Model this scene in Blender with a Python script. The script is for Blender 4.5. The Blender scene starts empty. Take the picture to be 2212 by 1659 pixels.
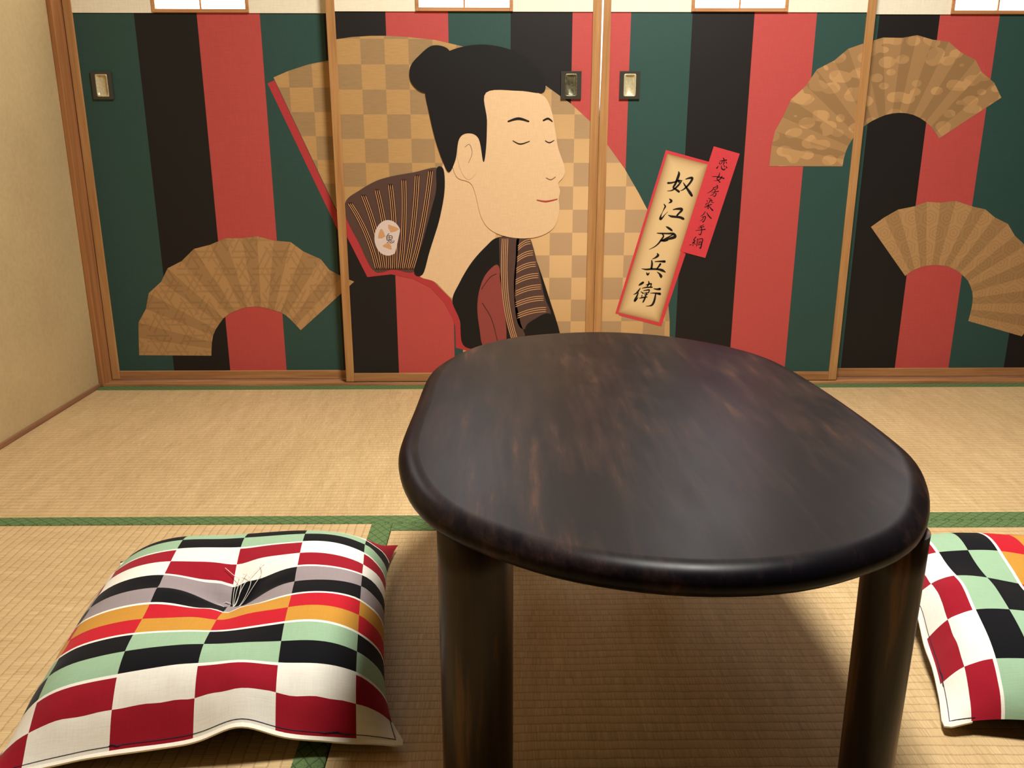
import bpy, bmesh, math, random
from mathutils import Vector, Matrix, noise
from mathutils.geometry import tessellate_polygon

W, H, FPX = 2212.0, 1659.0, 1836.66
PITCH, YAW = 0.27907, 0.013887
CAM = Vector((0.0, -2.2616, 0.647))

# ---------------------------------------------------------------- camera, world, lights, exposure
scene = bpy.context.scene
col = scene.collection
cd = bpy.data.cameras.new('camera')
cam = bpy.data.objects.new('camera', cd)
col.objects.link(cam)
cd.sensor_fit = 'HORIZONTAL'
cd.sensor_width = 36.0
cd.lens = FPX / W * 36.0
cd.clip_start = 0.02
cam.location = CAM
cam.rotation_euler = (math.pi / 2 - PITCH, 0, -YAW)
scene.camera = cam

world = bpy.data.worlds.new('daylight')
scene.world = world
world.use_nodes = True
wb = world.node_tree.nodes['Background']
wb.inputs[0].default_value = (0.86, 0.9, 1.0, 1)
wb.inputs[1].default_value = 2.2

vs = scene.view_settings
vs.view_transform = 'Standard'
vs.look = 'None'
vs.gamma = 1
vs.use_curve_mapping = False
vs.exposure = 0.25


def add_area(name, loc, size, power, color, rot=(0, 0, 0)):
    l = bpy.data.lights.new(name, 'AREA')
    l.shape = 'DISK' if not isinstance(size, tuple) else 'RECTANGLE'
    if isinstance(size, tuple):
        l.size, l.size_y = size
    else:
        l.size = size
    l.energy = power
    l.color = color
    o = bpy.data.objects.new(name, l)
    col.objects.link(o)
    o.location = loc
    o.rotation_euler = rot
    return o


LAMP = (0.38, -1.12, 1.995)
add_area('lamp_light', (LAMP[0], LAMP[1], LAMP[2] - 0.05), 0.40, 43.5, (1.0, 0.955, 0.88))

# ---------------------------------------------------------------- pixel -> surface helpers (tracing onto the real surfaces)
_cp, _sp, _cy, _sy = math.cos(PITCH), math.sin(PITCH), math.cos(YAW), math.sin(YAW)
_f = Vector((_sy * _cp, _cy * _cp, -_sp))
_r = Vector((_cy, -_sy, 0))
_u = _r.cross(_f)


def ray(x, y):
    return _f + _r * ((x - W / 2) / FPX) - _u * ((y - H / 2) / FPX)


def on_y(p, Y):
    r = ray(*p)
    q = CAM + r * ((Y - CAM.y) / r.y)
    return (q.x, q.z)


def on_z(p, Z):
    r = ray(*p)
    return CAM + r * ((Z - CAM.z) / r.z)


# ---------------------------------------------------------------- materials
def s2l(c):
    return tuple(((v / 255.0 / 12.92) if v / 255.0 <= 0.04045 else ((v / 255.0 + 0.055) / 1.055) ** 2.4) for v in c) + (1.0,)


class NT:
    def __init__(self, name):
        self.m = bpy.data.materials.new(name)
        self.m.use_nodes = True
        self.t = self.m.node_tree
        self.b = self.t.nodes['Principled BSDF']

    def n(self, typ, **kw):
        o = self.t.nodes.new(typ)
        for k, v in kw.items():
            setattr(o, k, v)
        return o

    def link(self, a, b):
        self.t.links.new(a, b)

    def val(self, sock, v):
        if hasattr(v, 'is_output'):
            self.link(v, sock)
        else:
            sock.default_value = v

    def math(self, op, a, b=0.0, c=0.0, clamp=False):
        o = self.n('ShaderNodeMath', operation=op, use_clamp=clamp)
        self.val(o.inputs[0], a)
        self.val(o.inputs[1], b)
        self.val(o.inputs[2], c)
        return o.outputs[0]

    def coord(self, scale=(1, 1, 1), kind='Object'):
        tc = self.n('ShaderNodeTexCoord')
        mp = self.n('ShaderNodeMapping')
        mp.inputs['Scale'].default_value = scale
        self.link(tc.outputs[kind], mp.inputs[0])
        return mp.outputs[0]

    def sep(self, v):
        o = self.n('ShaderNodeSeparateXYZ')
        self.link(v, o.inputs[0])
        return o.outputs

    def comb(self, x, y, z):
        o = self.n('ShaderNodeCombineXYZ')
        self.val(o.inputs[0], x)
        self.val(o.inputs[1], y)
        self.val(o.inputs[2], z)
        return o.outputs[0]

    def noise(self, vec, scale=5, detail=4, rough=0.5):
        o = self.n('ShaderNodeTexNoise')
        self.link(vec, o.inputs['Vector'])
        o.inputs['Scale'].default_value = scale
        o.inputs['Detail'].default_value = detail
        o.inputs['Roughness'].default_value = rough
        return o.outputs['Fac']

    def ramp(self, fac, stops):
        o = self.n('ShaderNodeValToRGB')
        e = o.color_ramp.elements
        while len(e) < len(stops):
            e.new(0.5)
        for i, (p, c) in enumerate(stops):
            e[i].position = p
            e[i].color = c
        self.link(fac, o.inputs[0])
        return o.outputs[0]

    def mix(self, fac, a, b, mode='MIX'):
        o = self.n('ShaderNodeMix', data_type='RGBA', blend_type=mode)
        self.val(o.inputs[0], fac)
        self.val(o.inputs[6], a)
        self.val(o.inputs[7], b)
        return o.outputs[2]

    def bump(self, h, strength=0.3, dist=0.001):
        o = self.n('ShaderNodeBump')
        o.inputs['Strength'].default_value = strength
        o.inputs['Distance'].default_value = dist
        self.link(h, o.inputs['Height'])
        self.link(o.outputs[0], self.b.inputs['Normal'])

    def base(self, v):
        self.val(self.b.inputs['Base Color'], v)

    def set(self, **kw):
        for k, v in kw.items():
            self.val(self.b.inputs[k.replace('_', ' ')], v)


def mat_plain(name, c, rough=0.6, spec=0.3, vary=0.06, scale=60, metal=0.0):
    t = NT(name)
    f = t.noise(t.coord(), scale, 3)
    c = s2l(c)
    a = tuple(v * (1 - vary) for v in c[:3]) + (1,)
    b = tuple(min(1, v * (1 + vary)) for v in c[:3]) + (1,)
    t.base(t.ramp(f, [(0.3, a), (0.7, b)]))
    t.set(Roughness=rough, Specular_IOR_Level=spec, Metallic=metal)
    return t.m


def mat_paper(name, c, rough=0.55, spec=0.35, metal=0.0):
    """printed cloth-paper: fine horizontal/vertical thread texture"""
    t = NT(name)
    c = s2l(c)
    v1 = t.noise(t.coord((40, 40, 900)), 1.0, 2)
    v2 = t.noise(t.coord((900, 40, 40)), 1.0, 2)
    s = t.math('MULTIPLY', t.math('ADD', v1, v2), 0.5)
    a = tuple(v * 0.93 for v in c[:3]) + (1,)
    b = tuple(min(1, v * 1.07) for v in c[:3]) + (1,)
    t.base(t.ramp(s, [(0.35, a), (0.65, b)]))
    t.set(Roughness=rough, Specular_IOR_Level=spec, Metallic=metal)
    t.bump(s, 0.15, 0.0004)
    return t.m


def mat_wood(name, c1, c2, axis='z', rough=0.45, scale=1.0, spec=0.4):
    t = NT(name)
    sc = {'x': (3, 70, 70), 'y': (70, 3, 70), 'z': (70, 70, 3)}[axis]
    sc = tuple(v * scale for v in sc)
    v = t.coord(sc)
    f = t.noise(v, 1.0, 6, 0.6)
    f2 = t.noise(t.coord(tuple(v * 3 for v in sc)), 1.0, 3, 0.6)
    fm = t.math('ADD', t.math('MULTIPLY', f, 0.7), t.math('MULTIPLY', f2, 0.3))
    t.base(t.ramp(fm, [(0.36, s2l(c1)), (0.64, s2l(c2))]))
    t.set(Roughness=rough, Specular_IOR_Level=spec)
    t.bump(fm, 0.12, 0.0006)
    return t.m


M = {}
M['green'] = mat_paper('green print paper', (46, 78, 72))
M['black'] = mat_paper('black print paper', (27, 24, 23))
M['red'] = mat_paper('red print paper', (192, 78, 74))
M['crimson_edge'] = mat_paper('crimson print paper', (184, 58, 62))
M['tagred'] = mat_paper('bright red print paper', (214, 64, 72))


def mat_gold(name, c, c2, c3):
    """gold-leaf style print: base colour blends from antique gold to pale champagne towards one spot"""
    t = NT(name)
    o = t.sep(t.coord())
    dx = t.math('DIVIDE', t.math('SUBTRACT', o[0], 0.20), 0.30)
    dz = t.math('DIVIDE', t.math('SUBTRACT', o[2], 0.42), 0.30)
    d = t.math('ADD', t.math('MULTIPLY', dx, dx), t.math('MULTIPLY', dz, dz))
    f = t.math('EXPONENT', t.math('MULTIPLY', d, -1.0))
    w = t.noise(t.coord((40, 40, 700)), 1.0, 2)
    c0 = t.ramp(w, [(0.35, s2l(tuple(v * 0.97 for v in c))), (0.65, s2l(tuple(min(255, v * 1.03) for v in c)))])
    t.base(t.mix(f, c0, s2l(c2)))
    t.set(Roughness=0.5, Specular_IOR_Level=0.4)
    return t.m


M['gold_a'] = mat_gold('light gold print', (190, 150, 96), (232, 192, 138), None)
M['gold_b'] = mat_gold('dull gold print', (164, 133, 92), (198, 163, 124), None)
M['skin'] = mat_paper('pale skin print', (236, 200, 156))
M['hair'] = mat_paper('hair black print', (20, 18, 18))
M['brown'] = mat_paper('brown kimono print', (88, 64, 56))
M['line_tan'] = mat_paper('tan line print', (214, 160, 112))
M['line_dark'] = mat_paper('dark maroon line print', (70, 36, 32))
M['rust'] = mat_paper('rust print', (150, 70, 64))
M['outline'] = mat_paper('thin brown outline print', (120, 90, 64))
M['crest'] = mat_paper('crest white print', (224, 206, 198))
M['ink'] = mat_paper('ink print', (22, 18, 20))
M['white_paper'] = mat_paper('cream upper paper', (250, 240, 216))
M['stile'] = mat_wood('orange cedar stile', (166, 116, 68), (198, 150, 96), 'z', 0.4)
M['rail'] = mat_wood('orange cedar rail', (150, 102, 62), (190, 142, 92), 'x', 0.4)
M['pillar'] = mat_wood('cedar pillar', (152, 98, 56), (182, 126, 78), 'z', 0.38)
M['sill'] = mat_wood('worn cedar sill', (144, 96, 60), (196, 146, 98), 'x', 0.5)
M['base'] = mat_wood('brown baseboard wood', (126, 88, 60), (160, 114, 80), 'y', 0.5)
M['lattice'] = mat_wood('window frame wood', (178, 118, 72), (206, 150, 100), 'x', 0.5)
M['plate'] = mat_plain('dark grey lacquer plate', (62, 60, 52), 0.35, 0.5)
M['brass'] = mat_plain('pale worn brass', (212, 202, 164), 0.35, 0.5, 0.15, 220, 0.25)
M['brass_dark'] = mat_plain('tarnished brass', (120, 116, 92), 0.3, 0.5, 0.5, 160, 0.5)


def fan_mat(name, base, kind, lighter):
    t = NT(name)
    c = s2l(base)
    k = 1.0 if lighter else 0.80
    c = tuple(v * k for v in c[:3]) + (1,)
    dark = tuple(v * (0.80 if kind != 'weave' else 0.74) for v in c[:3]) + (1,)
    light = tuple(min(1, v * 1.22) for v in c[:3]) + (1,)
    o = t.sep(t.coord())
    x, z = o[0], o[2]
    if kind == 'hex':
        s = 0.047
        X = t.math('DIVIDE', x, s)
        Z = t.math('DIVIDE', z, s)

        def cell(ox, oz):
            a = t.math('SUBTRACT', t.math('FLOORED_MODULO', t.math('ADD', X, ox), 1.0), 0.5)
            b = t.math('SUBTRACT', t.math('FLOORED_MODULO', t.math('ADD', Z, oz), 1.732), 0.866)
            ax, bz = t.math('ABSOLUTE', a), t.math('ABSOLUTE', b)
            return t.math('MAXIMUM', ax, t.math('ADD', t.math('MULTIPLY', ax, 0.5), t.math('MULTIPLY', bz, 0.866)))
        d = t.math('MINIMUM', cell(0, 0), cell(0.5, 0.866))
        ring = t.math('SINE', t.math('MULTIPLY', d, 38.0))
        f = t.math('GREATER_THAN', ring, 0.15)
        t.base(t.mix(t.math('MULTIPLY', f, 0.6), c, dark))
    elif kind == 'cloud':
        v = t.coord((22, 22, 34))
        vo = t.n('ShaderNodeTexVoronoi', feature='SMOOTH_F1')
        vo.inputs['Scale'].default_value = 1.0
        vo.inputs['Smoothness'].default_value = 0.35
        vo.inputs['Randomness'].default_value = 0.8
        t.link(v, vo.inputs['Vector'])
        blob = t.math('LESS_THAN', vo.outputs['Distance'], 0.47)
        n2 = t.noise(t.coord((9, 9, 9)), 3.0, 0)
        hi = t.math('MULTIPLY', blob, t.math('GREATER_THAN', n2, 0.5))
        c1 = t.mix(blob, dark, c)
        t.base(t.mix(t.math('MULTIPLY', hi, 0.55), c1, light))
    else:
        s = 0.046

        def fam(nx, nz, off, gate):
            u = t.math('DIVIDE', t.math('ADD', t.math('MULTIPLY', x, nx), t.math('MULTIPLY', z, nz)), s)
            p = t.math('FLOORED_MODULO', t.math('ADD', u, off), 1.0)
            ln = t.math('LESS_THAN', t.math('ABSOLUTE', t.math('SUBTRACT', p, 0.5)), 0.055)
            ln2 = t.math('LESS_THAN', t.math('ABSOLUTE', t.math('SUBTRACT', p, 0.84)), 0.055)
            u2 = t.math('DIVIDE', t.math('ADD', t.math('MULTIPLY', x, -nz), t.math('MULTIPLY', z, nx)), s * 2.2)
            g = t.math('LESS_THAN', t.math('FLOORED_MODULO', t.math('ADD', t.math('ADD', u2, t.math('MULTIPLY', t.math('FLOOR', u), 0.5)), gate), 1.0), 0.62)
            return t.math('MULTIPLY', t.math('MAXIMUM', ln, ln2), g)
        f = t.math('MAXIMUM', fam(0.0, 1.0, 0.0, 0.0), t.math('MAXIMUM', fam(0.866, 0.5, 0.3, 0.3), fam(-0.866, 0.5, 0.1, 0.6)))
        t.base(t.mix(t.math('MULTIPLY', f, 0.6), c, dark))
    t.set(Roughness=0.55, Specular_IOR_Level=0.3)
    return t.m


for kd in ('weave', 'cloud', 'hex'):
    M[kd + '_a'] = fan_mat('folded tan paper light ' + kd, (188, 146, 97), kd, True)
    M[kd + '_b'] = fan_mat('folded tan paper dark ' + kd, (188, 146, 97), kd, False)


def mk_tag_paper():
    # aged cream paper with a printed brown border, keyed to the sheet itself through its uv map
    t = NT('aged cream tag paper')
    uv = t.n('ShaderNodeTexCoord').outputs['UV']
    o = t.sep(uv)
    ax = t.math('MULTIPLY', t.math('ABSOLUTE', t.math('SUBTRACT', o[0], 0.5)), 2.0)
    ay = t.math('MULTIPLY', t.math('ABSOLUTE', t.math('SUBTRACT', o[1], 0.5)), 2.0)
    ax = t.math('POWER', ax, 4.0)
    ay = t.math('POWER', ay, 18.0)
    f = t.math('MINIMUM', t.math('MAXIMUM', ax, ay), 1.0)
    t.base(t.mix(f, s2l((234, 202, 148)), s2l((168, 127, 82))))
    t.set(Roughness=0.55, Specular_IOR_Level=0.3)
    return t.m


M['tagpaper'] = mk_tag_paper()


def mk_plaster(name, c):
    t = NT(name)
    f = t.noise(t.coord(), 90, 6, 0.6)
    f2 = t.noise(t.coord(), 5, 3, 0.5)
    m = t.math('ADD', t.math('MULTIPLY', f, 0.5), t.math('MULTIPLY', f2, 0.5))
    c = s2l(c)
    t.base(t.ramp(m, [(0.35, tuple(v * 0.9 for v in c[:3]) + (1,)), (0.65, tuple(v * 1.08 for v in c[:3]) + (1,))]))
    t.set(Roughness=0.9, Specular_IOR_Level=0.15)
    t.bump(f, 0.25, 0.001)
    return t.m


M['plaster_dark'] = mk_plaster('brown clay plaster', (86, 72, 55))
M['plaster'] = mk_plaster('beige sand plaster', (194, 171, 126))
M['ceiling'] = mat_wood('pale ceiling board', (84, 64, 44), (104, 80, 56), 'x', 0.6)


def mk_tatami():
    t = NT('woven rush tatami')
    co = t.coord()
    o = t.sep(co)
    # rush strands run along local y, warp threads along local x every 14.5 mm
    wav = t.noise(t.coord((3, 3, 3)), 4.0, 2)
    yy = t.math('ADD', t.math('DIVIDE', o[1], 0.0145), t.math('MULTIPLY', wav, 0.5))
    p = t.math('FLOORED_MODULO', yy, 1.0)
    hump = t.math('SINE', t.math('MULTIPLY', p, math.pi))
    hump = t.math('POWER', hump, 0.45)
    row = t.math('FLOOR', yy)
    strand = t.noise(t.comb(t.math('MULTIPLY', o[0], 620), t.math('MULTIPLY', row, 3.7), 0.0), 1.0, 1, 0.5)
    coarse = t.noise(t.coord((60, 9, 9)), 1.0, 4, 0.6)
    broad = t.noise(t.coord((2.2, 2.2, 2.2)), 1.0, 3)
    dot = t.noise(t.comb(t.math('MULTIPLY', o[0], 260), t.math('MULTIPLY', row, 9.1), 4.0), 1.0, 0)
    tone = t.math('ADD', t.math('MULTIPLY', strand, 0.45), t.math('ADD', t.math('MULTIPLY', coarse, 0.3), t.math('MULTIPLY', broad, 0.25)))
    c = t.ramp(tone, [(0.34, s2l((184, 155, 108))), (0.52, s2l((208, 178, 130))), (0.68, s2l((226, 198, 150)))])
    seam = t.math('LESS_THAN', hump, t.math('ADD', 0.3, t.math('MULTIPLY', dot, 0.45)))
    c = t.mix(t.math('MULTIPLY', seam, 0.30), c, s2l((120, 84, 50)))
    t.base(c)
    t.set(Roughness=0.55, Specular_IOR_Level=0.3)
    h = t.math('ADD', hump, t.math('MULTIPLY', strand, 0.6))
    t.bump(h, 0.5, 0.0013)
    return t.m


M['tatami'] = mk_tatami()


def mk_border():
    t = NT('green diamond tatami border cloth')
    o = t.sep(t.coord())

    def fam(sgn):
        u = t.math('DIVIDE', t.math('ADD', t.math('MULTIPLY', o[0], 0.72 * sgn), o[1]), 0.017)
        p = t.math('FLOORED_MODULO', u, 1.0)
        return t.math('LESS_THAN', t.math('ABSOLUTE', t.math('SUBTRACT', p, 0.5)), 0.055)
    f = t.math('MAXIMUM', fam(1), fam(-1))
    w = t.noise(t.coord((500, 500, 500)), 1.0, 1)
    c = t.ramp(w, [(0.3, s2l((84, 108, 66))), (0.7, s2l((108, 134, 84)))])
    t.base(t.mix(t.math('MULTIPLY', f, 0.65), c, s2l((46, 62, 36))))
    t.set(Roughness=0.8, Specular_IOR_Level=0.2)
    t.bump(w, 0.3, 0.0006)
    return t.m


M['border'] = mk_border()


def mk_table():
    t = NT('dark worn lacquered wood')
    grain = t.noise(t.coord((60, 5.5, 60)), 1.0, 6, 0.7)
    patch = t.noise(t.coord((11, 5.0, 11)), 1.0, 5, 0.65)
    m = t.math('ADD', t.math('MULTIPLY', grain, 0.5), t.math('MULTIPLY', patch, 0.5))
    c = t.ramp(m, [(0.34, s2l((7, 7, 13))), (0.48, s2l((14, 11, 17))), (0.57, s2l((36, 25, 24))), (0.68, s2l((78, 50, 36)))])
    t.base(c)
    r = t.math('ADD', 0.24, t.math('MULTIPLY', patch, 0.24))
    t.set(Roughness=r, Specular_IOR_Level=0.5, IOR=1.2)
    t.bump(grain, 0.05, 0.001)
    return t.m


M['table'] = mk_table()
t_ = NT('dark brown streaked leg wood')
g_ = t_.noise(t_.coord((40, 40, 3)), 1.0, 5, 0.6)
t_.base(t_.ramp(g_, [(0.36, s2l((34, 25, 20))), (0.52, s2l((56, 41, 29))), (0.66, s2l((112, 76, 42)))]))
t_.set(Roughness=0.38, Specular_IOR_Level=0.3)
M['leg'] = t_.m


def mat_cloth(name, c):
    t = NT(name)
    v1 = t.noise(t.coord((1400, 60, 60)), 1.0, 1)
    v2 = t.noise(t.coord((60, 1400, 60)), 1.0, 1)
    s = t.math('MULTIPLY', t.math('ADD', v1, v2), 0.5)
    c = s2l(c)
    t.base(t.ramp(s, [(0.3, tuple(v * 0.92 for v in c[:3]) + (1,)), (0.7, tuple(min(1, v * 1.05) for v in c[:3]) + (1,))]))
    t.set(Roughness=0.9, Specular_IOR_Level=0.12)
    t.b.inputs['Sheen Weight'].default_value = 0.08
    t.bump(s, 0.25, 0.0004)
    return t.m


CL = [mat_cloth('crimson cotton', (160, 24, 42)), mat_cloth('cream white cotton', (252, 248, 236)),
      mat_cloth('black cotton', (14, 15, 20)), mat_cloth('sage green cotton', (160, 194, 160)),
      mat_cloth('scarlet cotton', (200, 30, 46)), mat_cloth('mustard cotton', (208, 150, 60)),
      mat_cloth('warm grey cotton', (160, 148, 150))]
M['cloth_black'] = mat_cloth('black underside cotton', (16, 14, 14))
M['hem'] = mat_cloth('off white hem cotton', (244, 238, 220))
M['thread_white'] = mat_plain('white cotton thread', (250, 246, 232), 0.8)
M['thread_dark'] = mat_plain('dark navy thread', (40, 44, 66), 0.8)

t_ = NT('backlit shoji paper')
n_ = t_.noise(t_.coord((30, 30, 30)), 3, 4)
t_.base(s2l((250, 250, 250)))
t_.set(Roughness=0.8)
t_.b.inputs['Emission Color'].default_value = (0.93, 0.96, 1.0, 1)
t_.val(t_.b.inputs['Emission Strength'], t_.math('ADD', 6.0, t_.math('MULTIPLY', n_, 0.3)))
M['shoji'] = t_.m
t_ = NT('glowing lamp shade')
t_.base(s2l((250, 240, 220)))
t_.b.inputs['Emission Color'].default_value = (1.0, 0.95, 0.86, 1)
t_.b.inputs['Emission Strength'].default_value = 2.0
M['shade'] = t_.m


# ---------------------------------------------------------------- mesh helpers
def finish(name, bm, mats, parent=None, loc=None, smooth=False):
    me = bpy.data.meshes.new(name)
    bm.to_mesh(me)
    bm.free()
    for m in (mats if isinstance(mats, (list, tuple)) else [mats]):
        me.materials.append(m)
    if smooth:
        for p in me.polygons:
            p.use_smooth = True
    o = bpy.data.objects.new(name, me)
    col.objects.link(o)
    if parent is not None:
        o.parent = parent
    if loc is not None:
        o.location = loc
    return o


def tag(o, label=None, cat=None, group=None, kind=None):
    if label:
        o['label'] = label
    if cat:
        o['category'] = cat
    if group:
        o['group'] = group
    if kind:
        o['kind'] = kind
    return o


def empty(name, loc=(0, 0, 0), rz=0.0):
    o = bpy.data.objects.new(name, None)
    o.empty_display_size = 0.05
    col.objects.link(o)
    o.location = loc
    o.rotation_euler = (0, 0, rz)
    return o


def box(bm, x0, x1, y0, y1, z0, z1, mi=0, bev=0.0):
    r = bmesh.ops.create_cube(bm, size=1.0)
    vs_ = r['verts']
    for v in vs_:
        v.co = Vector(((x0 + x1) / 2 + v.co.x * (x1 - x0), (y0 + y1) / 2 + v.co.y * (y1 - y0), (z0 + z1) / 2 + v.co.z * (z1 - z0)))
    fs = {f for v in vs_ for f in v.link_faces}
    for f in fs:
        f.material_index = mi
    if bev > 0:
        es = {e for f in fs for e in f.edges}
        bmesh.ops.bevel(bm, geom=list(es), offset=bev, segments=2, affect='EDGES', profile=0.5)


def boxobj(name, dims, mat, parent=None, bev=0.0):
    bm = bmesh.new()
    box(bm, *dims, bev=bev)
    return finish(name, bm, mat, parent)


def clip_half(poly, a, b, c):
    """keep a*x+b*z+c >= 0"""
    out = []
    n = len(poly)
    for i in range(n):
        p, q = poly[i], poly[(i + 1) % n]
        dp = a * p[0] + b * p[1] + c
        dq = a * q[0] + b * q[1] + c
        if dp >= 0:
            out.append(p)
        if (dp > 0 and dq < 0) or (dp < 0 and dq > 0):
            t = dp / (dp - dq)
            out.append((p[0] + t * (q[0] - p[0]), p[1] + t * (q[1] - p[1])))
    return out


def clip_rect(poly, x0, x1, z0, z1):
    for h in ((1, 0, -x0), (-1, 0, x1), (0, 1, -z0), (0, -1, z1)):
        poly = clip_half(poly, *h)
        if len(poly) < 3:
            return []
    return poly


def area2(p):
    return sum(p[i][0] * p[(i + 1) % len(p)][1] - p[(i + 1) % len(p)][0] * p[i][1] for i in range(len(p)))


def put_face(bm, poly, y, mi):
    # drop repeated points, orient towards the room (-y)
    q = []
    for p in poly:
        if not q or abs(p[0] - q[-1][0]) + abs(p[1] - q[-1][1]) > 1e-6:
            q.append(p)
    if len(q) > 2 and abs(q[0][0] - q[-1][0]) + abs(q[0][1] - q[-1][1]) < 1e-6:
        q.pop()
    if len(q) < 3 or abs(area2(q)) < 1e-9:
        return None
    if area2(q) < 0:
        q.reverse()
    f = bm.faces.new([bm.verts.new((p[0], y, p[1])) for p in q])
    f.material_index = mi
    return f


def tris(poly):
    v = [Vector((p[0], p[1], 0)) for p in poly]
    return [[poly[i] for i in t] for t in tessellate_polygon([v])]


class Mural:
    """printed paper of one sliding door: layers of thin printed shapes"""

    def __init__(self, Y, x0, x1, z0, z1, yp):
        self.Y, self.rect, self.yp = Y, (x0, x1, z0, z1), yp
        self.bm = bmesh.new()
        self.mats = []
        self.k = 0

    def mi(self, key):
        m = M[key]
        if m not in self.mats:
            self.mats.append(m)
        return self.mats.index(m)

    def layer(self):
        self.k += 1

    @property
    def y(self):
        return self.yp - 0.00025 * self.k

    def world(self, pts):
        return [on_y(p, self.Y) for p in pts]

    def poly(self, pts, key, px=True):
        w = self.world(pts) if px else pts
        for t in tris(w):
            c = clip_rect(t, *self.rect)
            if c:
                put_face(self.bm, c, self.y, self.mi(key))

    def smooth(self, pts, key, n=6):
        self.poly(catmull(pts, n, True), key)

    def checker(self, pts, ka, kb, s, ox, oz):
        w = self.world(pts)
        X = [p[0] for p in w]
        Z = [p[1] for p in w]
        i0, i1 = int(math.floor((min(X) - ox) / s)), int(math.ceil((max(X) - ox) / s))
        j0, j1 = int(math.floor((min(Z) - oz) / s)), int(math.ceil((max(Z) - oz) / s))
        for t in tris(w):
            c = clip_rect(t, *self.rect)
            if not c:
                continue
            for i in range(i0, i1):
                for j in range(j0, j1):
                    d = clip_rect(c, ox + i * s, ox + (i + 1) * s, oz + j * s, oz + (j + 1) * s)
                    if d:
                        put_face(self.bm, d, self.y, self.mi(ka if (i + j) % 2 == 0 else kb))

    def stroke(self, pts, key, scale=1.0, ox=0.0, oy=0.0, n=5, wmul=1.0):
        """brush stroke: points (x, y, width), smooth, in picture coordinates scaled onto the paper"""
        P = catmull([(p[0], p[1], p[2]) for p in pts], n, False) if len(pts) > 2 else list(pts)
        P = [(ox + p[0] / scale, oy + p[1] / scale, max(0.15, p[2] * wmul / scale)) for p in P]
        L, R_ = [], []
        for i, p in enumerate(P):
            a = P[max(0, i - 1)]
            b = P[min(len(P) - 1, i + 1)]
            dx, dy = b[0] - a[0], b[1] - a[1]
            d = math.hypot(dx, dy) or 1.0
            nx, ny = -dy / d, dx / d
            L.append((p[0] + nx * p[2] / 2, p[1] + ny * p[2] / 2))
            R_.append((p[0] - nx * p[2] / 2, p[1] - ny * p[2] / 2))
        mi = self.mi(key)
        for i in range(len(P) - 1):
            w = self.world([L[i], L[i + 1], R_[i + 1], R_[i]])
            for t in ([w[0], w[1], w[2]], [w[0], w[2], w[3]]):
                c = clip_rect(t, *self.rect)
                if c:
                    put_face(self.bm, c, self.y, mi)
        for p in (P[0], P[-1]):
            r = p[2] / 2
            w = self.world([(p[0] + r * math.cos(a * math.pi / 5), p[1] + r * math.sin(a * math.pi / 5)) for a in range(10)])
            c = clip_rect(w, *self.rect)
            if c:
                put_face(self.bm, c, self.y, mi)

    def build(self, parent):
        bmesh.ops.remove_doubles(self.bm, verts=self.bm.verts, dist=1e-7)
        return finish('printed_paper', self.bm, self.mats, parent)


def catmull(P, n, closed):
    out = []
    N = len(P)
    rng = range(N) if closed else range(N - 1)
    for i in rng:
        p0 = P[(i - 1) % N] if closed else P[max(0, i - 1)]
        p1 = P[i]
        p2 = P[(i + 1) % N]
        p3 = P[(i + 2) % N] if closed else P[min(N - 1, i + 2)]
        for k in range(n):
            t = k / n
            out.append(tuple(0.5 * (2 * b + (c - a) * t + (2 * a - 5 * b + 4 * c - d) * t * t + (3 * b - a - 3 * c + d) * t ** 3)
                             for a, b, c, d in zip(p0, p1, p2, p3)))
    if not closed:
        out.append(tuple(P[-1]))
    return out


def resample(P, n):
    d = [0]
    for a, b in zip(P, P[1:]):
        d.append(d[-1] + math.hypot(b[0] - a[0], b[1] - a[1]))
    out = []
    for k in range(n):
        s = d[-1] * k / (n - 1)
        i = 0
        while i < len(d) - 2 and d[i + 1] < s:
            i += 1
        t = (s - d[i]) / max(1e-9, d[i + 1] - d[i])
        out.append((P[i][0] + t * (P[i + 1][0] - P[i][0]), P[i][1] + t * (P[i + 1][1] - P[i][1])))
    return out


def tube(bm, pts, r, seg=6, mi=0):
    pts = [Vector(p) for p in pts]
    rings = []
    for i, p in enumerate(pts):
        d = (pts[min(i + 1, len(pts) - 1)] - pts[max(i - 1, 0)]).normalized()
        a = d.cross(Vector((0.3, 0.2, 0.93))).normalized()
        b = d.cross(a)
        rings.append([bm.verts.new(p + (a * math.cos(k * 2 * math.pi / seg) + b * math.sin(k * 2 * math.pi / seg)) * r) for k in range(seg)])
    for i in range(len(rings) - 1):
        for k in range(seg):
            f = bm.faces.new([rings[i][k], rings[i][(k + 1) % seg], rings[i + 1][(k + 1) % seg], rings[i + 1][k]])
            f.material_index = mi
            f.smooth = True
    bm.faces.new(rings[0][::-1])
    bm.faces.new(rings[-1])


# ---------------------------------------------------------------- room shell
XL, XR, YB, ZC = -1.0965, 1.6075, -3.62, 2.28
DOOR_TOP = 1.76


def struct(name, dims, mat, bev=0.0, label=None):
    o = boxobj(name, dims, mat, None, bev)
    tag(o, kind='structure', label=label)
    return o


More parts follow.
